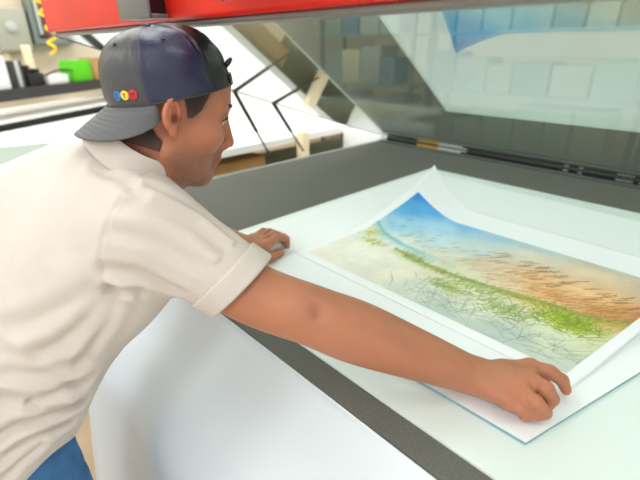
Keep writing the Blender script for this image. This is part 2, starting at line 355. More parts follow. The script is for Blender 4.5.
for a, b, m_, nm in ((.575, .645, 'dark', 'side_panel'), (.645, .685, 'boxl', 'pale_slot'), (.685, .715, 'dark', 'side_panel')):
    o = box(nm, a, b, .42, .52, 1.1155, 1.32, M[m_], M4=Rr); o.parent = f; o.matrix_parent_inverse = (Rr @ Matrix.Translation((.64, .47, 1.1155))).inverted()
mc = onshelf('black_machine', .73, .89, .10, M['black'], 'small black machine beside the black frame on the bench rail', 'machine')
for a, b, z0, z1 in ((.735, .79, 1.214, 1.28), (.84, .885, 1.214, 1.25)):
    o = box('machine_head', a, b, .43, .52, z0, z1, M['black'], M4=Rr); o.parent = mc
onshelf('cream_tube', .915, .985, .32, M['cream'], 'tall cream carton standing behind the yellow hose on the bench', 'carton', .56, .60)
onshelf('white_pack', .93, 1.16, .075, M['white'], 'low white pack left of the green box', 'pack')
g = onshelf('green_box', 1.235, 1.475, .185, M['green'], 'bright green box standing on the dark bench rail', 'box')
onshelf('brown_parcel', 1.50, 1.62, .2, M['card'], 'brown parcel half hidden behind the cap and right of the green box', 'parcel')
cb = tubeo('black_cable', [tuple(Rr @ Vector(p)) for p in bezier_pts([(.90, .41, 1.19), (1.0, .37, 1.225), (1.1, .37, 1.228), (1.233, .41, 1.215)], 8)], .008, M['black'])
single(cb, 'black cable running between the small black machine and the green box', 'cable')

# wall fittings
eb = empty('electrical_box', (-5.5, 1.08, 1.41), 'grey electrical box with round pale dial on the left wall', 'electrical box')
to_parent(box('housing', -5.499, -5.36, .86, 1.15, 1.38, 1.76, M['box'], bev=.02), eb)
bm = bmesh.new(); tube(bm, [(-5.3599, 1.0, 1.60), (-5.33, 1.0, 1.60)], .045, 20); tube(bm, [(-5.3299, 1.0, 1.6), (-5.31, 1.0, 1.6)], .02, 16); to_parent(obj('dial', bm, M['boxl']), eb)
single(box('conduit', -5.4995, -5.46, .90, .95, .95, 1.379, M['cream'], bev=.008), 'cream conduit dropping from the grey electrical box', 'pipe')
cab = empty('wall_cabinet', (-5.5, 1.35, 1.46), 'grey green open fronted cabinet on the wall behind the yellow hose', 'cabinet')
W = lambda o: to_parent(o, cab)
bm = bmesh.new()
for a in ((1.17, 1.215, 1.44, 2.1), (1.47, 1.52, 1.44, 2.1), (1.215, 1.47, 1.44, 1.49)): addbox(bm, -5.499, -5.34, a[0], a[1], a[2], a[3], .004)
W(obj('frame', bm, M['boxd'])); W(box('back_panel', -5.499, -5.45, 1.2155, 1.4695, 1.4905, 2.1, M['boxd'], bev=0))
W(box('light_strip', -5.4495, -5.38, 1.235, 1.27, 1.53, 2.0, M['boxl'])); W(box('dark_red_block', -5.4495, -5.40, 1.28, 1.33, 1.50, 1.95, M['copper'])); W(box('orange_tag', -5.4495, -5.41, 1.385, 1.465, 1.73, 1.95, M['orange']))
bm = bmesh.new(); pts = []
for k in range(260):
    t = k/259; a = t*2*math.pi*9; pts.append((-4.2+.035*math.cos(a), .995+.035*math.sin(a)+.03*t+.03*math.sin(t*9), 3.3-(3.3-1.43)*t**.35 if False else 2.35-.93*t))
pts = [(-4.2, .99, 3.398), (-4.2, .99, 2.8)]+pts+[(-4.2, 1.05, 1.40), (-4.2, 1.0, 1.36)]
single(obj('coiled_hose', tube(bm, pts, .011, 8), M['yellow']), 'yellow coiled air hose hanging down by the left wall', 'hose')

# shelving and stock behind the lid
def rack(x0, x1, y0, y1, zs, label):
    r = empty('storage_rack', ((x0+x1)/2, (y0+y1)/2, 0), label, 'shelving')
    for x in (x0, x1-.05):
        for y in (y0, y1-.05): to_parent(box('post', x, x+.05, y, y+.05, .002, 2.3, M['grey']), r)
    for z in zs: to_parent(box('shelf', x0+.0505, x1-.0505, y0, y1, z, z+.03, M['greenish']), r)
rack(-4.9, -3.3, 4.6, 5.1, (.3, .9, 1.5), 'grey storage rack with cartons behind the glass lid on the left')
rack(-3.1, -.9, 4.6, 5.1, (.3, .9, 1.5), 'grey storage rack with cartons behind the glass lid in the middle')
rng = random.Random(11); cols = ['greenish', 'boxl', 'cream', 'blueish', 'card', 'greenish', 'boxd', 'greenish']
names = {'greenish': 'grey green', 'boxl': 'light grey', 'cream': 'cream', 'blueish': 'dull blue', 'card': 'brown', 'boxd': 'dark grey green', 'box': 'warm grey'}
for (xa, xb) in ((-4.84, -3.38), (-3.04, -.98)):
    for zi, z in enumerate((.3305, .9305, 1.5305)):
        x = xa; i = 0
        while x < xb-.2:
            w = rng.uniform(.22, .42); w = min(w, xb-x); hgt = rng.uniform(.28, .5); c = rng.choice(cols if xa < -4 else ['greenish', 'boxd', 'greenish', 'box', 'greenish'])
            side = 'left' if xa < -4 else 'middle'
            single(box('storage_carton', x, x+w-.03, 4.64, 5.02, z, z+hgt, M[c], bev=.006), '%s carton, %s from left, %s shelf of %s rack' % (names[c], ('first', 'second', 'third', 'fourth', 'fifth', 'sixth', 'seventh', 'eighth', 'ninth', 'tenth')[i], ('bottom', 'second', 'top')[zi], side), 'carton', 'cartons on the racks')
            x += w; i += 1

# ------------------------------------------------------------------ light
w = bpy.data.worlds.new('World'); bpy.context.scene.world = w; w.use_nodes = True
w.node_tree.nodes['Background'].inputs[0].default_value = (1, 1, 1, 1); w.node_tree.nodes['Background'].inputs[1].default_value = WORLD
def area(name, loc, rot, size, sy, e, col=(1, 1, 1)):
    l = bpy.data.lights.new(name, 'AREA'); l.shape = 'RECTANGLE'; l.size = size; l.size_y = sy; l.energy = e; l.color = col
    o = bpy.data.objects.new(name, l); o.location = loc; o.rotation_euler = rot; C.objects.link(o); return o

# ------------------------------------------------------------------ camera
cam = bpy.data.cameras.new('camera'); co = bpy.data.objects.new('camera', cam); C.objects.link(co); bpy.context.scene.camera = co
pi_, ro_, ya_ = .425, -.01, .821
fw = Vector((-math.sin(ya_)*math.cos(pi_), math.cos(ya_)*math.cos(pi_), -math.sin(pi_))); rt = Vector((math.cos(ya_), math.sin(ya_), 0)); up = rt.cross(fw)
r2 = rt*math.cos(ro_)+up*math.sin(ro_); u2 = -rt*math.sin(ro_)+up*math.cos(ro_)
CAM = Vector((0, 0, 1.42))
co.matrix_world = Matrix(((r2.x, u2.x, -fw.x, CAM.x), (r2.y, u2.y, -fw.y, CAM.y), (r2.z, u2.z, -fw.z, CAM.z), (0, 0, 0, 1)))
cam.sensor_width = 36; cam.lens = 36*433.1/640; cam.clip_start = .02
cam.dof.use_dof = True; cam.dof.focus_distance = .74; cam.dof.aperture_fstop = 3.2
sc = bpy.context.scene; vs = sc.view_settings; vs.view_transform = 'Standard'; vs.look = 'None'; vs.gamma = 1; vs.exposure = EXPO; vs.use_curve_mapping = False

# ====================================================================== the person
# ---- implicit surfaces
def _n(v): v = np.asarray(v, float); return v/np.linalg.norm(v)
def sd_cone(p, a, b, ra, rb):
    a = np.asarray(a, float); b = np.asarray(b, float); ba = b-a; h = np.clip(((p-a)@ba)/(ba@ba), 0, 1)
    return np.linalg.norm(p-a-h[:, None]*ba, axis=1)-(ra+(rb-ra)*h)
def sd_ell(p, c, R, r):
    q = (p-np.asarray(c, float))
    if R is not None: q = q@R
    r = np.asarray(r, float); k0 = np.linalg.norm(q/r, axis=1); k1 = np.linalg.norm(q/r**2, axis=1)+1e-9
    return k0*(k0-1)/k1
class SDF:
    def __init__(s): s.ops = []
    def cone(s, a, b, ra, rb, k=.012, op='u'):
        a = np.array(a, float); b = np.array(b, float)
        s.ops.append((op, lambda p: sd_cone(p, a, b, ra, rb), (a+b)/2, np.linalg.norm(a-b)/2+max(ra, rb), k)); return s
    def ell(s, c, r, R=None, k=.012, op='u'):
        c = np.array(c, float); s.ops.append((op, lambda p: sd_ell(p, c, R, r), c, max(r), k)); return s
    def chain(s, pts, rad, k=.006, op='u'):
        for i in range(len(pts)-1): s.cone(pts[i], pts[i+1], rad[i], rad[i+1], k, op)
        return s
    def limb(s, pts, rad, n=7):
        q = [Vector((*p,)) for p in pts]; P = bezier_pts(q, n); R = [v.x for v in bezier_pts([(x, 0, 0) for x in rad], n)]
        return s.chain([np.array(v) for v in P], R, .003)
    def half(s, c, n, k=.002):                       # keep the side n.(p-c)<0
        c = np.array(c, float); n = _n(n); s.ops.append(('i', lambda p: (p-c)@n, c, 9, k)); return s
    def __call__(s, p, c=None, rad=0):
        d = np.full(len(p), .5)
        for op, f, cc, br, k in s.ops:
            if c is not None and op != 'i' and np.linalg.norm(c-cc)-br-rad > .06: continue
            e = f(p)
            if op == 'u':
                if k: h = np.clip(.5+.5*(d-e)/k, 0, 1); d = d+(e-d)*h-k*h*(1-h)
                else: d = np.minimum(d, e)
            elif op == 's': h = np.clip(.5-.5*(d+e)/k, 0, 1); d = d+(-e-d)*h+k*h*(1-h)
            else: h = np.clip(.5-.5*(e-d)/k, 0, 1); d = e+(d-e)*h+k*h*(1-h)
        return d
def surface(sdf, lo, hi, h, B=14):
    """naive surface nets on sparse blocks -> verts, quads"""
    lo = np.asarray(lo, float); hi = np.asarray(hi, float); nb_ = np.ceil((hi-lo)/(h*B)).astype(int)
    g = np.stack(np.meshgrid(*[np.arange(n) for n in nb_], indexing='ij'), -1).reshape(-1, 3)
    cc = lo+(g+.5)*h*B; dia = h*B*.87
    keep = np.abs(sdf(cc)) < dia*1.35+.012
    loc = np.stack(np.meshgrid(*[np.arange(B+1)]*3, indexing='ij'), -1)
    N3 = nb_*B+2; cells = []; verts = []; quads = []
    key = lambda a: (a[..., 0]*N3[1]+a[..., 1])*N3[2]+a[..., 2]
    corner = [(i, j, k) for i in (0, 1) for j in (0, 1) for k in (0, 1)]
    edges = [(a, b) for a in range(8) for b in range(a+1, 8) if sum(abs(x-y) for x, y in zip(corner[a], corner[b])) == 1]
    for gb, c in zip(g[keep], cc[keep]):
        base = gb*B; P_ = lo+(base+loc.reshape(-1, 3))*h
        D = sdf(P_, c, dia).reshape(B+1, B+1, B+1); S = D < 0
        if S.all() or not S.any(): continue
        cv = [D[i:B+i, j:B+j, k:B+k] for i, j, k in corner]; cs = sum((x < 0).astype(int) for x in cv)
        m = (cs > 0) & (cs < 8); idx = np.argwhere(m); vals = np.stack([x[m] for x in cv], -1)
        acc = np.zeros((len(idx), 3)); cnt = np.zeros(len(idx))
        for a, b in edges:
            va, vb = vals[:, a], vals[:, b]; x = (va < 0) != (vb < 0); t = np.where(x, va/np.where(va == vb, 1, va-vb), 0)
            pa = np.array(corner[a]); pb = np.array(corner[b]); acc += (pa+t[:, None]*(pb-pa))*x[:, None]; cnt += x
        verts.append(lo+(base+idx+acc/cnt[:, None])*h); cells.append(key(base+idx))
        for ax in range(3):
            sl = [slice(0, B)]*3; s1 = list(sl); s1[ax] = slice(1, B+1); A = S[tuple(sl)]; Bb = S[tuple(s1)]
            e = np.argwhere(A != Bb)
            if not len(e): continue
            fl = A[tuple(e.T)]; n = base+e; u = np.zeros(3, int); v = np.zeros(3, int); u[(ax+1) % 3] = 1; v[(ax+2) % 3] = 1
            q = np.stack([key(n-u-v), key(n-v), key(n), key(n-u)], -1); q[~fl] = q[~fl][:, ::-1]; quads.append(q)
    cells = np.concatenate(cells); verts = np.concatenate(verts); quads = np.concatenate(quads)
    o = np.argsort(cells); cs = cells[o]; i = np.searchsorted(cs, quads); i = np.clip(i, 0, len(cs)-1); ok = (cs[i] == quads).all(1)
    return verts, o[i[ok]]
def relax(V, F, it=2, lam=.5):
    a = np.concatenate([F[:, 0], F[:, 1], F[:, 2], F[:, 3]]); b = np.concatenate([F[:, 1], F[:, 2], F[:, 3], F[:, 0]])
    for _ in range(it):
        s = np.zeros_like(V); n = np.zeros(len(V))
        for x, y in ((a, b), (b, a)):
            for k in range(3): s[:, k] += np.bincount(x, V[y, k], len(V))
            n += np.bincount(x, minlength=len(V))
        V = V+lam*(s/np.maximum(n, 1)[:, None]-V)
    return V
def vnormals(V, F):
    fn = np.cross(V[F[:, 2]]-V[F[:, 0]], V[F[:, 3]]-V[F[:, 1]]); N = np.zeros_like(V)
    for k in range(4):
        for j in range(3): N[:, j] += np.bincount(F[:, k], fn[:, j], len(V))
    return N/(np.linalg.norm(N, axis=1)[:, None]+1e-12)
def setcol(me, col):
    ca = me.color_attributes.new('col', 'FLOAT_COLOR', 'POINT'); c4 = np.ones((len(col), 4), np.float32); c4[:, :3] = col; ca.data.foreach_set('color', c4.ravel())
def lin(r, g, b): return np.array(srgb(r, g, b)[:3])
def snoise(p, f, seed=0):
    r = np.random.default_rng(seed); s = np.zeros(len(p))
    for _ in range(6):
        d = r.normal(size=3); d /= np.linalg.norm(d); s += np.sin(p@d*f*r.uniform(.6, 1.6)+r.uniform(0, 6.3)+1.5*np.sin(p@_n(r.normal(size=3))*f*.7+r.uniform(0, 6)))
    return s/6

# ---- pose: joints in world metres
def ray(u, v): return np.array(fw)+np.array(r2)*(u-320)/433.1-np.array(u2)*(v-240)/433.1
CO = np.array(CAM)
def az(u, v, z): d = ray(u, v); return CO+d*(z-CO[2])/d[2]
def ad(u, v, t): return CO+ray(u, v)*t
SR = ad(150, 224, .64); ER = ad(314, 316, .645); WR = az(469, 374, .944)
SL = np.array([-.93, .27, 1.165]); EL = np.array([-1.03, .44, .995]); WL = az(243, 247, .948)
HC = ad(168, 109, .69)                            # head centre
yawh, pit = math.radians(HYAW), math.radians(HPIT)
Fv = np.array([math.sin(yawh)*math.cos(pit), math.cos(yawh)*math.cos(pit), -math.sin(pit)]); Lv = _n(np.cross([0, 0, 1], Fv)); Uv = np.cross(Fv, Lv)
rr_ = math.radians(HROLL); Lv, Uv = Lv*math.cos(rr_)+Uv*math.sin(rr_), Uv*math.cos(rr_)-Lv*math.sin(rr_)
HR = np.stack([Fv, Lv, Uv], 1)                    # columns = head axes
def hp(f, l, u): return HC+HR@np.array([f, l, u])

skin = SDF()
# head
skin.ell(hp(-.005, 0, .035), (.086, .073, .082), HR, 0); skin.ell(hp(.042, 0, .050), (.046, .056, .042), HR, .02)
skin.ell(hp(.035, 0, -.026), (.056, .054, .076), HR, .03)
skin.cone(hp(.0, .050, -.058), hp(.068, .014, -.091), .017, .015, .03); skin.cone(hp(.0, -.050, -.058), hp(.068, -.014, -.091), .017, .015, .03)
skin.ell(hp(.073, 0, -.090), (.018, .020, .017), HR, .02)
for s in (-1, 1):
    skin.ell(hp(.062, s*.040, -.018), (.022, .020, .020), HR, .02)               # cheekbone
    skin.cone(hp(.084, s*.010, .030), hp(.066, s*.047, .028), .009, .009, .015)   # brow
    skin.ell(hp(.084, s*.030, .008), (.014, .018, .012), HR, .012, 's')           # socket
    skin.ell(hp(.070, s*.031, .008), (.014, .014, .012), HR, .004)                # lids
skin.cone(hp(.084, 0, .022), hp(.106, 0, -.022), .008, .010, .010)                # nose
skin.ell(hp(.108, 0, -.028), (.011, .010, .009), HR, .006)
for s in (-1, 1): skin.ell(hp(.098, s*.013, -.033), (.010, .007, .007), HR, .005)
skin.ell(hp(.088, 0, -.050), (.012, .022, .014), HR, .012)                        # muzzle
skin.cone(hp(.092, -.018, -.058), hp(.092, .018, -.058), .0055, .0055, .004); skin.ell(hp(.097, 0, -.057), (.007, .012, .005), HR, .004)
skin.cone(hp(.089, -.015, -.068), hp(.089, .015, -.068), .006, .006, .004); skin.ell(hp(.093, 0, -.069), (.007, .011, .006), HR, .004)
skin.cone(hp(.103, -.022, -.0625), hp(.103, .022, -.0625), .0028, .0028, .003, 's')
# ears
for s in (-1, 1):
    a = math.radians(22)*s; Re = HR@np.array([[math.cos(a), -math.sin(a), 0], [math.sin(a), math.cos(a), 0], [0, 0, 1.]]).T
    tl = math.radians(-10); Re = Re@np.array([[math.cos(tl), 0, math.sin(tl)], [0, 1, 0], [-math.sin(tl), 0, math.cos(tl)]])
    e = lambda f, l, u, Re=Re, s=s: hp(-.010, s*.076, -.004)+Re@(np.array([f, l*s, u])*.80)
    skin.ell(e(0, 0, .002), (.0155, .005, .0245), Re, .006)
    skin.ell(e(.003, .0075, .004), (.0098, .0078, .0165), Re, .002, 's')
    skin.ell(e(.006, .004, -.006), (.0065, .0080, .0075), Re, .002, 's')
    skin.cone(e(-.002, .002, .012), e(-.005, .002, -.012), .0024, .0024, .003)
    skin.chain([e(.011*math.cos(q_)*1.25-.001, .0045, .026*math.sin(q_)+.003) for q_ in np.linspace(-.2, 4.1, 12)], [.0026]*12, .002)
    skin.ell(e(.006, 0, -.030), (.008, .0042, .0075), Re, .005)
    skin.ell(e(.016, .001, -.006), (.004, .0034, .005), Re, .003)
# neck
NB = (SR+SL)/2+np.array([.018, -.008, .03]); skin.cone(hp(-.026, 0, -.055), NB+[0, .01, -.03], .051, .062, .03)
skin.cone(hp(.01, 0, -.09), NB+[0, .05, -.02], .036, .045, .03)
# torso inside the shirt, kept simple
PEL = np.array(PELV); skin.cone(NB+[0, -.02, -.08], PEL+[0, .02, .08], .085, .085, .05); skin.cone(SR, SL, .045, .045, .05)
# right arm
mid = lambda a, b, t: a+(b-a)*t
skin.limb([SR, mid(SR, ER, .55)+[0, 0, -.022], ER, mid(ER, WR, .28), mid(ER, WR, .65), WR], [.052, .0465, .0445, .0465, .0385, .0290])

pe = ad(319, 309, .645)-_n(ray(319, 309))*.0455; skin.ell(pe, (.007, .006, .012), None, .016, 's'); skin.ell(ad(336, 332, .652)-_n(ray(336, 332))*.030, (.012, .012, .012), None, .02)
# left arm
skin.limb([SL, EL, mid(EL, WL, .35), WL], [.048, .042, .042, .031])
# right hand: back of the hand, then five fingers (joints)
def hand(W, mcps, fingers, thumb, rad, axis):
    for m, r in zip(mcps, (.0125, .013, .0125, .0115)): skin.cone(mid(W, m, .12), m, .0185, r, .016)
    for i in range(3): skin.cone(mid(W, mcps[i], .55), mid(W, mcps[i+1], .55), .0145, .0145, .012)
    for i in range(3): skin.cone(mcps[i], mcps[i+1], .0115, .011, .010)
    for m in mcps: skin.ell(m+np.array([0, 0, .004]), (.0095, .0095, .0085), None, .006)
    for (pts, rd) in fingers: skin.chain([np.array(p) for p in pts], [x*1.07 for x in rd], .0035)
    skin.chain([np.array(p) for p in thumb[0]], thumb[1], .005)
T0 = TZ+.0125
mR = [az(530, 367, .949), az(529, 379, .953), az(521, 391, .947), az(508, 401, .938)]
fR = [([mR[0], az(550, 372, .950), az(562, 380, .938), az(566, 390, .924)], [.0115, .0105, .0092, .0078]),
      ([mR[1], az(546, 389, .957), az(552, 399, .942), az(548, 405, .927)], [.0118, .0110, .0095, .0085]),
      ([mR[2], az(536, 403, .947), az(545, 412, .932), az(538, 415, .924)], [.0112, .0105, .0092, .0080]),
      ([mR[3], az(520, 408, .936), az(530, 414, .926), az(524, 416, .922)], [.0102, .0092, .0082, .0075])]
tR = ([mid(WR, mR[0], .30)+[0, .004, -.008], az(508, 370, .928), az(530, 376, .924), az(545, 382, .923)], [.014, .013, .0115, .0090])
hand(WR, mR, fR, tR, None, None)
# left hand
mL = [az(269, 236, .958), az(261, 236, .962), az(254, 238, .958), az(249, 242, .95)]
mL = [az(265, 247, .953), az(264, 241, .953), az(259, 238, .946), az(253, 238, .938)]
fL = [([mL[0], az(277, 237, .962), az(286, 239, .945), az(287, 246, .925)], [.0118, .0102, .0092, .0080]),
      ([mL[1], az(274, 234, .952), az(284, 237, .935), az(285, 243, .922)], [.0115, .0102, .0092, .0080]),
      ([mL[2], az(269, 232, .943), az(279, 235, .928), az(282, 240, .922)], [.0110, .0100, .0090, .0078]),
      ([mL[3], az(263, 231, .936), az(272, 233, .924), az(276, 236, .922)], [.0100, .0090, .0082, .0072])]
tL = ([mid(WL, mL[0], .25)+[0, -.004, -.006], az(258, 257, .934), az(270, 257, .928), az(281, 252, .924)], [.020, .0165, .0125, .0095])
hand(WL, mL, fL, tL, None, None)

V, F = surface(skin, [-1.25, -.35, .88], [.02, .85, 1.5], SKH); V = relax(V, F, 2, .45); Nn = vnormals(V, F)
# skin colours: pigment, plus shade painted into ear hollows and elbow crease
base = lin(178, 118, 88); col = np.tile(base, (len(V), 1))
def mixc(mask, c, a=1): global col; k = np.clip(mask, 0, 1)[:, None]*a; col = col*(1-k)+k*c
col *= (1+.05*snoise(V, 60, 1)+.05*snoise(V, 220, 2))[:, None]
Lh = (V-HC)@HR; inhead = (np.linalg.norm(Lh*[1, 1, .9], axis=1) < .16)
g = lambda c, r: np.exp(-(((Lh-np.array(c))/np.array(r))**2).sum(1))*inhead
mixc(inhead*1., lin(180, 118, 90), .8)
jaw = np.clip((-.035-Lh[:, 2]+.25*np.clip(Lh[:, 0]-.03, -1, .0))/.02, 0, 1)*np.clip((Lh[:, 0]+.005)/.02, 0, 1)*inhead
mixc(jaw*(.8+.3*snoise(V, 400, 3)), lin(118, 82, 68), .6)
mixc(g((.09, 0, -.045), (.02, .026, .006)), lin(92, 64, 54), .7)                 # moustache shadow
for s in (-1, 1): mixc(g((.085, s*.012, -.063), (.02, .014, .008)), lin(168, 92, 84), .7)
mixc(g((.1, 0, -.028), (.02, .02, .012)), lin(196, 120, 92), .5)
for s in (-1, 1):
    mixc(g((-.008, s*.085, -.01), (.03, .016, .04)), lin(202, 122, 94), .6)
    mixc(g((.045, s*.056, -.02), (.03, .03, .022)), lin(198, 124, 98), .5)
def hfade(q):
    f = np.clip((q[:, 2]+.088)/.055, 0, 1)*np.clip((.046+.28*(q[:, 2]-.03)-q[:, 0])/.016, 0, 1)
    f = f*np.where(q[:, 0] > -.012, np.clip((q[:, 2]+.018)/.034, 0, 1), 1)
    e_ = np.sqrt(((q[:, 0]+.010)/.020)**2+((q[:, 2]+.006)/.032)**2)-1
    return f*np.clip(e_/.25, 0, 1)*(np.abs(q[:, 2]) < .2)
mixc(hfade(Lh)*inhead*(.9+.25*snoise(V, 500, 5))*(np.linalg.norm(V-HC, axis=1) < .13), lin(58, 40, 33), .85)
tip = np.zeros(len(V))
for fs in (fR, fL):
    for p, r in fs: tip = np.maximum(tip, np.exp(-(np.linalg.norm(V-p[-1], axis=1)/.011)**2)); tip = np.maximum(tip, .6*np.exp(-(np.linalg.norm(V-p[1]-[0, 0, .008], axis=1)/.010)**2))
for m in mR+mL: tip = np.maximum(tip, .5*np.exp(-(np.linalg.norm(V-m-[0, 0, .012], axis=1)/.012)**2))
mixc(tip, lin(200, 112, 86), .6)
crease_shade = np.exp(-(np.linalg.norm((V-(ER+ad(318, 305, .63)-ad(313, 320, .655))), axis=1)/.03)**2); mixc(np.maximum(g((.0, -.075, -.008), (.008, .012, .010)), g((.0, .075, -.008), (.008, .012, .010))), lin(96, 52, 40), .7); mixc(crease_shade, lin(150, 92, 68), .35)  # painted shade: dark ear hollows and the darker elbow crease
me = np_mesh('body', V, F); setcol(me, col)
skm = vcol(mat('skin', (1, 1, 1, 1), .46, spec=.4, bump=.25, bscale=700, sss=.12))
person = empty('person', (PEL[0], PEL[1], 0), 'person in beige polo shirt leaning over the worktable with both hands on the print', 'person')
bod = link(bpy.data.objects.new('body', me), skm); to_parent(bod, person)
Q = lambda o: to_parent(o, person)

# eyes, brows, lashes
eyem = vcol(mat('eye', (1, 1, 1, 1), .15)); dk = mat('dark_hair', srgb(34, 26, 24), .6)
for s in (-1, 1):
    bm = bmesh.new(); bmesh.ops.create_uvsphere(bm, u_segments=32, v_segments=24, radius=.0118)
    c = hp(.0728, s*.031, .007)
    gz = _n(HR@np.array([1, -s*.0+.05, -.35])); 
    vs_ = np.array([v.co[:] for v in bm.verts]); ang = np.degrees(np.arccos(np.clip(vs_@gz/np.linalg.norm(vs_, axis=1), -1, 1)))
    bmesh.ops.translate(bm, vec=Vector(c), verts=bm.verts[:]); e_ = obj('eye', bm, eyem)
    setcol(e_.data, np.where(ang[:, None] < 12, lin(12, 10, 10), np.where(ang[:, None] < 30, lin(66, 40, 24), lin(176, 158, 148)))); Q(e_)
    bm = bmesh.new(); tube(bm, [hp(.0885, s*.014, .0285), hp(.0885, s*.026, .033), hp(.079, s*.042, .033), hp(.068, s*.052, .027)], [.002, .0035, .003, .0015], 8); Q(obj('eyebrow', bm, dk))
    bm = bmesh.new(); tube(bm, [hp(.086, s*.018, .0115), hp(.0885, s*.028, .0145), hp(.083, s*.040, .012), hp(.075, s*.046, .007)], [.0006, .0011, .0011, .0006], 6); Q(obj('eyelash', bm, dk))


# hair: thin layer over the sides and the nape, clear of the ear and face
def hairf(p, c=None, rad=0):
    q = (p-HC)@HR; d = skin(p, c, rad)-.0016-.0005*np.sin((p-HC)@HR@np.array([900, 300, 700.]))
    return np.maximum(d, (.5-hfade(q))*.012)
V, F = surface(hairf, HC-.16, HC+.16, .0024)
hm = vcol(mat('short_hair', (1, 1, 1, 1), .7, bump=.6, bscale=900)); q = (V-HC)@HR
fade = np.clip((hfade(q)-.45)/.5+.2*snoise(V, 500, 5), 0, 1)[:, None]
me = np_mesh('hair', V, F); setcol(me, lin(84, 58, 46)*(1-fade)+fade*lin(46, 33, 29)); Q(link(bpy.data.objects.new('hair', me), hm))

# ---- polo shirt
D_ = _n(NB-PEL); Xl = _n(np.array([1, -.06, 0])-D_*np.dot([1, -.06, 0], D_)); Zf = np.cross(Xl, D_); TR = np.stack([Xl, D_, Zf], 1)
tl = lambda t, x=0, z=0: PEL+(NB-PEL)*t+Xl*x+Zf*z
sh = SDF()
sh.ell(tl(-.22, .005), (.165, .15, .118), TR, 0)
sh.ell(tl(.70), (.180, .20, .120), TR, 0); sh.ell(tl(.36, -.010, .005), (.170, .20, .120), TR, .06); sh.ell(tl(.02), (.174, .18, .125), TR, .05)
sh.half(ad(66, 425, .60), -D_+np.array([.68, .73, 0])*1.5, .004); sh.half([0, 0, .77], [0, 0, -1], .004)
sh.cone(SR+[.0, -.005, -.010], NB+[0, -.01, -.012], .064, .068, .05); sh.cone(SL+[0, -.005, -.005], NB+[0, -.01, -.012], .072, .072, .05)
sh.ell(tl(.80, .11, -.05), (.075, .11, .05), TR, .05); sh.ell([-.845, .15, 1.165], (.095, .085, .085), None, .06)                              # shoulder blade
CE = mid(SR, ER, .56)+[0, 0, -.006]; axr = _n(_n(ER-SR)+np.array([0, 0, -.42]))
CEL = mid(SL, EL, .72); axl = _n(EL-SL)
def sleeve(a, b, ra, rb, ax, pad=0., back=None):
    def f(p):
        d = sd_cone(p, a, b, ra+pad, rb+pad); d = np.maximum(d, (p-b)@ax)
        return d if back is None else np.maximum(d, -((p-b)@ax+back))
    return f
dropv = np.array([0, 0, -.010]); SRd = SR+np.array([0, 0, -.010])
sh.ops.append(('u', sleeve(SRd, CE+dropv, .068, .0570, axr), mid(SR, CE, .5), .17, .035))
sh.ops.append(('u', sleeve(SL, CEL+dropv, .074, .060, axl), mid(SL, CEL, .5), .17, .035))
arm = SDF(); arm.chain([SR, mid(SR, ER, .55)+[0, 0, -.022], ER], [.052+.002, .0465+.0025, .0445+.003], .02); armL = SDF(); armL.chain([SL, EL], [.051, .043], .01)
def hollow(b, ax, fn): return lambda p: np.maximum(fn(p), -((p-b)@ax+.035))
sh.ops.append(('s', hollow(CE, axr, arm), CE, .12, .003)); sh.ops.append(('s', hollow(CEL, axl, armL), CEL, .12, .003))
sh.cone(NB+[0, .005, -.02], NB+_n(hp(-.03, 0, -.055)-NB)*.12, .062, .062, .006, 's')
V, F = surface(sh, [-1.3, -.4, .72], [-.2, .6, 1.36], .0034); V = relax(V, F, 3, .5); Nn = vnormals(V, F)
def trace(u, v):
    d = ray(u, v); d = d/np.linalg.norm(d); t = .35
    for _ in range(80):
        e = sh((CO+d*t)[None])[0]; t += e*.8
        if abs(e) < .0004: break
        if t > 1.5: break
    return CO+d*t
def pdist(V, P):
    best = np.full(len(V), 9.); 
    for a, b in zip(P, P[1:]):
        ba = b-a; h = np.clip((V-a)@ba/(ba@ba+1e-12), 0, 1); best = np.minimum(best, np.linalg.norm(V-a-h[:, None]*ba, axis=1)+.004*0)
    return best
disp = .0022*snoise(V, 22, 11)+.0012*snoise(V, 48, 12)
FOLDS = [ # px polyline, width, depth (m)
 ([(150, 186), (175, 196), (205, 214), (235, 238)], .009, .0045), ([(128, 205), (160, 210), (195, 226), (225, 250)], .010, .0045),
 ([(112, 232), (150, 240), (185, 258), (210, 272)], .010, .0035), ([(104, 268), (135, 272), (170, 288), (195, 300)], .010, .005),
 ([(110, 290), (140, 290), (170, 302)], .008, .006), ([(112, 292), (90, 318), (60, 345), (40, 352)], .012, .007), ([(104, 286), (70, 305), (30, 322), (2, 330)], .014, .005),
 ([(118, 300), (100, 335), (82, 360)], .010, .005), ([(96, 168), (125, 180), (140, 196)], .010, .004), ([(70, 170), (60, 210), (62, 250)], .02, .003),
 ([(88, 376), (60, 392), (30, 402), (2, 398)], .010, .007), ([(84, 398), (52, 414), (22, 424), (2, 436)], .009, .009), ([(70, 420), (46, 432), (20, 446), (2, 462)], .009, .008),
 ([(80, 385), (45, 376), (10, 372)], .010, .005), ([(40, 446), (20, 462), (6, 476)], .008, .006), ([(60, 404), (44, 408), (30, 404)], .006, .005), ([(2, 350), (40, 366), (86, 362)], .014, .004)]
for pl, w_, a_ in FOLDS:
    P3 = [trace(*q_) for q_ in pl]; d = pdist(V, P3); k = d/w_
    disp += -a_*np.exp(-k*k)+.55*a_*np.exp(-((k-1.7)**2))
seamP = [trace(*q_) for q_ in [(150, 172), (134, 186), (118, 206), (106, 230), (101, 255), (103, 278), (116, 294)]]
d = pdist(V, seamP); disp += -.0022*np.exp(-(d/.0028)**2)+.0010*np.exp(-((d-.006)/.004)**2)
cufD = (V-CE)@axr; nearc = np.linalg.norm(V-CE, axis=1) < .13
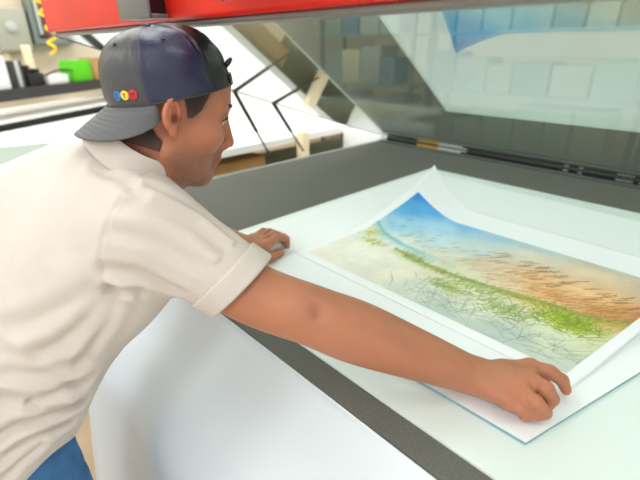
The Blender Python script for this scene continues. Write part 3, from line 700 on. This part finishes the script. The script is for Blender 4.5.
disp = np.where(nearc & (cufD > -.045), disp*.15, disp)
V = V+Nn*disp[:, None]
shm = mat('polo_fabric', srgb(201, 193, 184), .85, noise=.02, nscale=40, bump=.3, bscale=1400, spec=.2, sheen=.15)
me = np_mesh('polo_shirt', V, F); shirt = link(bpy.data.objects.new('polo_shirt', me), shm); Q(shirt)
V, F = surface((lambda f: (lambda p, c=None, r=0: f(p)))(lambda p: np.maximum(sleeve(SRd, CE+dropv, .068, .0570, axr, .0045, .034)(p), -(arm(p)-.0))), CE-.12, CE+.12, .0026)
V = relax(V, F, 1, .4); cf = link(bpy.data.objects.new('sleeve_cuff', np_mesh('sleeve_cuff', V, F)), shm); cf.parent = shirt

# collar
nd = _n(hp(-.03, 0, -.055)-NB); cxl = _n(np.cross(nd, [0, 0, 1.]) if abs(nd[2]) < .95 else np.array([1., 0, 0])); 
cfw = _n(np.array([0, 1., 0])-nd*nd[1]); clf = np.cross(nd, cfw); cc = NB+nd*.089
bm = bmesh.new(); prof = [(.062, -.022), (.058, .000), (.0575, .016), (.0600, .021), (.0640, .017), (.0720, .000), (.0820, -.020)]
rows = []; n = 72
for i in range(n):
    a = 2*math.pi*i/n; front = max(0, math.cos(a)); row = []
    for j, (r_, h_) in enumerate(prof):
        hh = h_-.016*front+(.010*max(0, -math.cos(a))); rj = r_*(1+.04*abs(math.sin(a)))
        if j == 6: hh -= .012*front**3
        row.append(bm.verts.new(Vector(cc+nd*hh+cfw*rj*math.cos(a)+clf*rj*math.sin(a))))
    rows.append(row)
gap = {0, n-1}
for i in range(n):
    if i in gap: continue
    a, b = rows[i], rows[(i+1) % n]
    for j in range(len(prof)-1): bm.faces.new((a[j], b[j], b[j+1], a[j+1]))
co_ = obj('collar', bm, shm); m_ = co_.modifiers.new('s', 'SOLIDIFY'); m_.thickness = .0028; m_ = co_.modifiers.new('b', 'SUBSURF'); m_.levels = m_.render_levels = 1; co_.parent = shirt

# ---- jeans and shoes
JP = PEL+np.array([-.012, -.008, 0])
je = SDF(); je.ell(JP, (.152, .106, .12), None, 0)
for s in (-1, 1):
    hj = JP+[s*.082, .0, -.03]; kn = PEL+[s*.10, .03, -.42]; an = np.array([PEL[0]+s*.11, PEL[1]-.02, .10])
    je.chain([hj, kn, an], [.086, .066, .052], .03)
je.half(PEL+[0, 0, .075], [0, .1, 1], .004); je.half([PEL[0], 0, .075], [0, 0, -1], .004)
V, F = surface(je, PEL+[-.3, -.2, -.9], PEL+[.3, .25, .2], .006); V = relax(V, F, 2, .5); Nn = vnormals(V, F)
V = V+Nn*(.003*snoise(V, 50, 21)+.0015*snoise(V, 130, 22))[:, None]
jm = mat('denim', srgb(62, 104, 148), .85, noise=.22, nscale=26, bump=.5, bscale=900, spec=.2)
jn = Q(link(bpy.data.objects.new('jeans', np_mesh('jeans', V, F)), jm))
for s in (-1, 1):
    so_ = SDF(); x = PEL[0]+s*.11; y = PEL[1]-.02
    so_.cone([x, y-.04, .045], [x, y+.17, .035], .043, .038, 0); so_.cone([x, y, .05], [x, y, .12], .045, .045, .02); so_.half([x, y, .003], [0, 0, -1], .002)
    V, F = surface(so_, [x-.1, y-.12, -.02], [x+.1, y+.26, .22], .006); Q(link(bpy.data.objects.new('shoe', np_mesh('shoe', V, F)), M['dark']))
# belt with a pale label patch at the front pocket
bl = (lambda p, c=None, r=0: np.maximum(np.maximum(sd_ell(p, JP, None, (.155, .109, .123)), (p-PEL)[:, 2]-.078), -((p-PEL)[:, 2]-.042)))
V, F = surface(bl, PEL-.2, PEL+.2, .005); bt = link(bpy.data.objects.new('belt', np_mesh('belt', V, F)), M['dark']); bt.parent = jn

# ---- cap, worn backwards
cap = empty('baseball_cap', tuple(hp(0, 0, .1)), 'dark leather look baseball cap worn backwards with three round coloured badges', 'cap')
K = lambda o: to_parent(o, cap)
ct = math.radians(CTILT); BF = np.array([math.cos(ct), 0, math.sin(ct)]); BU = np.array([-math.sin(ct), 0, math.cos(ct)]); BC = np.array([.002, 0, CUP])
def cp(f, l, u): v = BC+BF*f+np.array([0, l, 0])+BU*u; return hp(*v)
CA, CB, CH = .0955, .083, .099
def crown(th, t, off=0.):                # th from the rear (badge side), t 0 at the band, 1 at the top
    n_ = 2.5; r_ = max(0, 1-t**n_)**(1/n_); rear = .5+.5*math.cos(th)
    seam = 0
    for s0 in (0, 60, 120, 180, 240, 300):
        dd = abs((math.degrees(th)-s0+180) % 360-180)*max(r_, .05); seam += -.0016*math.exp(-(dd/1.3)**2)+.0007*math.exp(-((dd-3.4)/1.4)**2)
    seam *= min(1, t*12)*min(1, (1-t)*8)
    wr = .0012*math.sin(th*7+t*9)*math.sin(t*8)*(1 if 60 < math.degrees(th) % 360 < 300 else .3)
    k = 1+(seam+wr+off)/.09
    f = -math.cos(th)*CA*r_*k; l = -math.sin(th)*CB*r_*k
    return cp(f-.006*rear*t, l, CH*t*(k if t > .3 else 1)+.004*rear*math.sin(t*math.pi))
NT, NTT = 216, 48; P0 = []; colr = []
greyc, navy, blk = lin(66, 66, 68), lin(34, 37, 66), lin(22, 24, 28)
for j in range(NTT+1):
    t = math.sin(j/NTT*math.pi/2) if j < NTT else .9999
    for i in range(NT):
        th = 2*math.pi*i/NT; P0.append(crown(th, t)); dg = min(math.degrees(th), 360-math.degrees(th))
        k1 = np.clip((dg-59)/2, 0, 1); k2 = np.clip((dg-119)/2, 0, 1); c_ = greyc*(1-k1)+navy*k1; colr.append(c_*(1-k2)+blk*k2)
Fc = []
for j in range(NTT):
    for i in range(NT):
        dg = abs(360*(i+.5)/NT-180); t = math.sin((j+.5)/NTT*math.pi/2)
        if (dg/26)**2+((t-.12)/.33)**2 < 1 and t > .12: continue          # snapback opening
        a = j*NT+i; b = j*NT+(i+1) % NT; Fc.append((a, b, b+NT, a+NT))
me = np_mesh('crown', np.array(P0), np.array(Fc)); setcol(me, np.array(colr))
capm = vcol(mat('cap_leather', (1, 1, 1, 1), .36, spec=.5, bump=.35, bscale=260)); crn = link(bpy.data.objects.new('crown', me), capm); m_ = crn.modifiers.new('s', 'SOLIDIFY'); m_.thickness = .0022; K(crn)
bm = bmesh.new()                                   # sweat band edge
tube(bm, [Vector(crown(2*math.pi*i/120, .015, .0012)) for i in range(121)], .0016, 8, caps=False); e_ = obj('band_piping', bm, M['dark']); K(e_)
bm = bmesh.new(); bmesh.ops.create_uvsphere(bm, u_segments=20, v_segments=12, radius=.007, matrix=Matrix.Translation(Vector(crown(0, .9999, .0))) @ Matrix.Diagonal((1, 1, .55, 1))); K(obj('top_button', bm, M['dark']))
for th in (30, 90, 150, 210, 270, 330):
    p_ = crown(math.radians(th), .80); q_ = crown(math.radians(th), .80, .0018); nn_ = Vector(q_-p_).normalized()
    bm = bmesh.new(); tube(bm, [Vector(p_)-nn_*.001, Vector(p_)+nn_*.0012], .0032, 14); K(obj('eyelet', bm, M['blackgloss']))
# strap across the opening with a loose tab
bm = bmesh.new(); rows = []
for i in range(25):
    th = math.radians(180-30+60*i/24); a = crown(th, .02, .001); b = crown(th, .17, .001); rows.append((bm.verts.new(Vector(a)), bm.verts.new(Vector(b))))
for a, b in zip(rows, rows[1:]): bm.faces.new((a[0], b[0], b[1], a[1]))
st_ = obj('strap', bm, M['blackgloss']); m_ = st_.modifiers.new('s', 'SOLIDIFY'); m_.thickness = .003; m_.offset = 0; K(st_)
bm = bmesh.new(); p_ = crown(math.radians(152), .30, .001); q_ = crown(math.radians(160), .34, .010); tube(bm, [Vector(p_), Vector((p_+q_)/2), Vector(q_)], [.004, .0045, .003], 10); K(obj('strap_tab', bm, M['dark']))
# brim
bm = bmesh.new(); rows = []; nb1, nb2 = 60, 40
for i in range(nb1+1):
    a = math.radians(-66+132*i/nb1); row = []; w_ = math.cos(a/math.radians(66)*math.pi/2)
    L_ = .060*max(w_, 0)**.55
    for j in range(nb2+1):
        s_ = j/nb2; f = -math.cos(a)*CA*.985-L_*s_*math.cos(a*.35); l = -math.sin(a)*CB*.985-L_*s_*math.sin(a*.35)*.8
        u = .002-BDROP*L_*s_-4.2*l*l*s_+.0008*math.sin(s_*L_/.060*2*math.pi*9)*(1 if .1 < s_ < .97 else 0)
        row.append(bm.verts.new(Vector(cp(f, l, u))))
    rows.append(row)
for a, b in zip(rows, rows[1:]):
    for j in range(nb2): bm.faces.new((a[j], b[j], b[j+1], a[j+1]))
bmg = mat('brim_fabric', srgb(88, 90, 92), .5, bump=.3, bscale=300); br = obj('brim', bm, bmg); m_ = br.modifiers.new('s', 'SOLIDIFY'); m_.thickness = .0032; m_.offset = 0; K(br)
# three badges
for th, cc_, ch in ((BTH[0], (30, 128, 196), 'C'), (BTH[1], (244, 208, 60), 'Y'), (BTH[2], (206, 34, 48), 'M')):
    th = math.radians(th); p_ = Vector(crown(th, .16, .0004)); pu = Vector(crown(th, .20, .0004)); pr_ = Vector(crown(th+.03, .16, .0004))
    up_ = (pu-p_).normalized(); rx = (pr_-p_).normalized(); nn_ = rx.cross(up_).normalized(); 
    if nn_.dot(p_-Vector(hp(0, 0, .06))) < 0: nn_ = -nn_
    rx = up_.cross(nn_)
    bm = bmesh.new(); tube(bm, [p_-nn_*.001, p_+nn_*.0014, p_+nn_*.0018], [.0064, .0064, .0056], 28); bd = K(obj('badge', bm, mat('badge_%s' % ch, srgb(*cc_), .35, spec=.5)))
    bd['label'] = {'C': 'blue round badge', 'Y': 'yellow round badge', 'M': 'red round badge'}[ch]
    cu = bpy.data.curves.new('letter', 'FONT'); cu.body = ch; cu.size = .0095; cu.align_x = 'CENTER'; cu.align_y = 'CENTER'; cu.extrude = .0002
    dg_ = bpy.data.objects.new('letter_tmp', cu); C.objects.link(dg_); bpy.context.view_layer.update()
    me = bpy.data.meshes.new_from_object(dg_.evaluated_get(bpy.context.evaluated_depsgraph_get())); bpy.data.objects.remove(dg_)
    mt_ = Matrix(((rx.x, up_.x, nn_.x, 0), (rx.y, up_.y, nn_.y, 0), (rx.z, up_.z, nn_.z, 0), (0, 0, 0, 1))); mt_.translation = p_+nn_*.0021
    me.transform(mt_); lo_ = link(bpy.data.objects.new('letter', me), M['dark']); lo_.parent = bd; lo_.matrix_parent_inverse = Matrix.Identity(4)
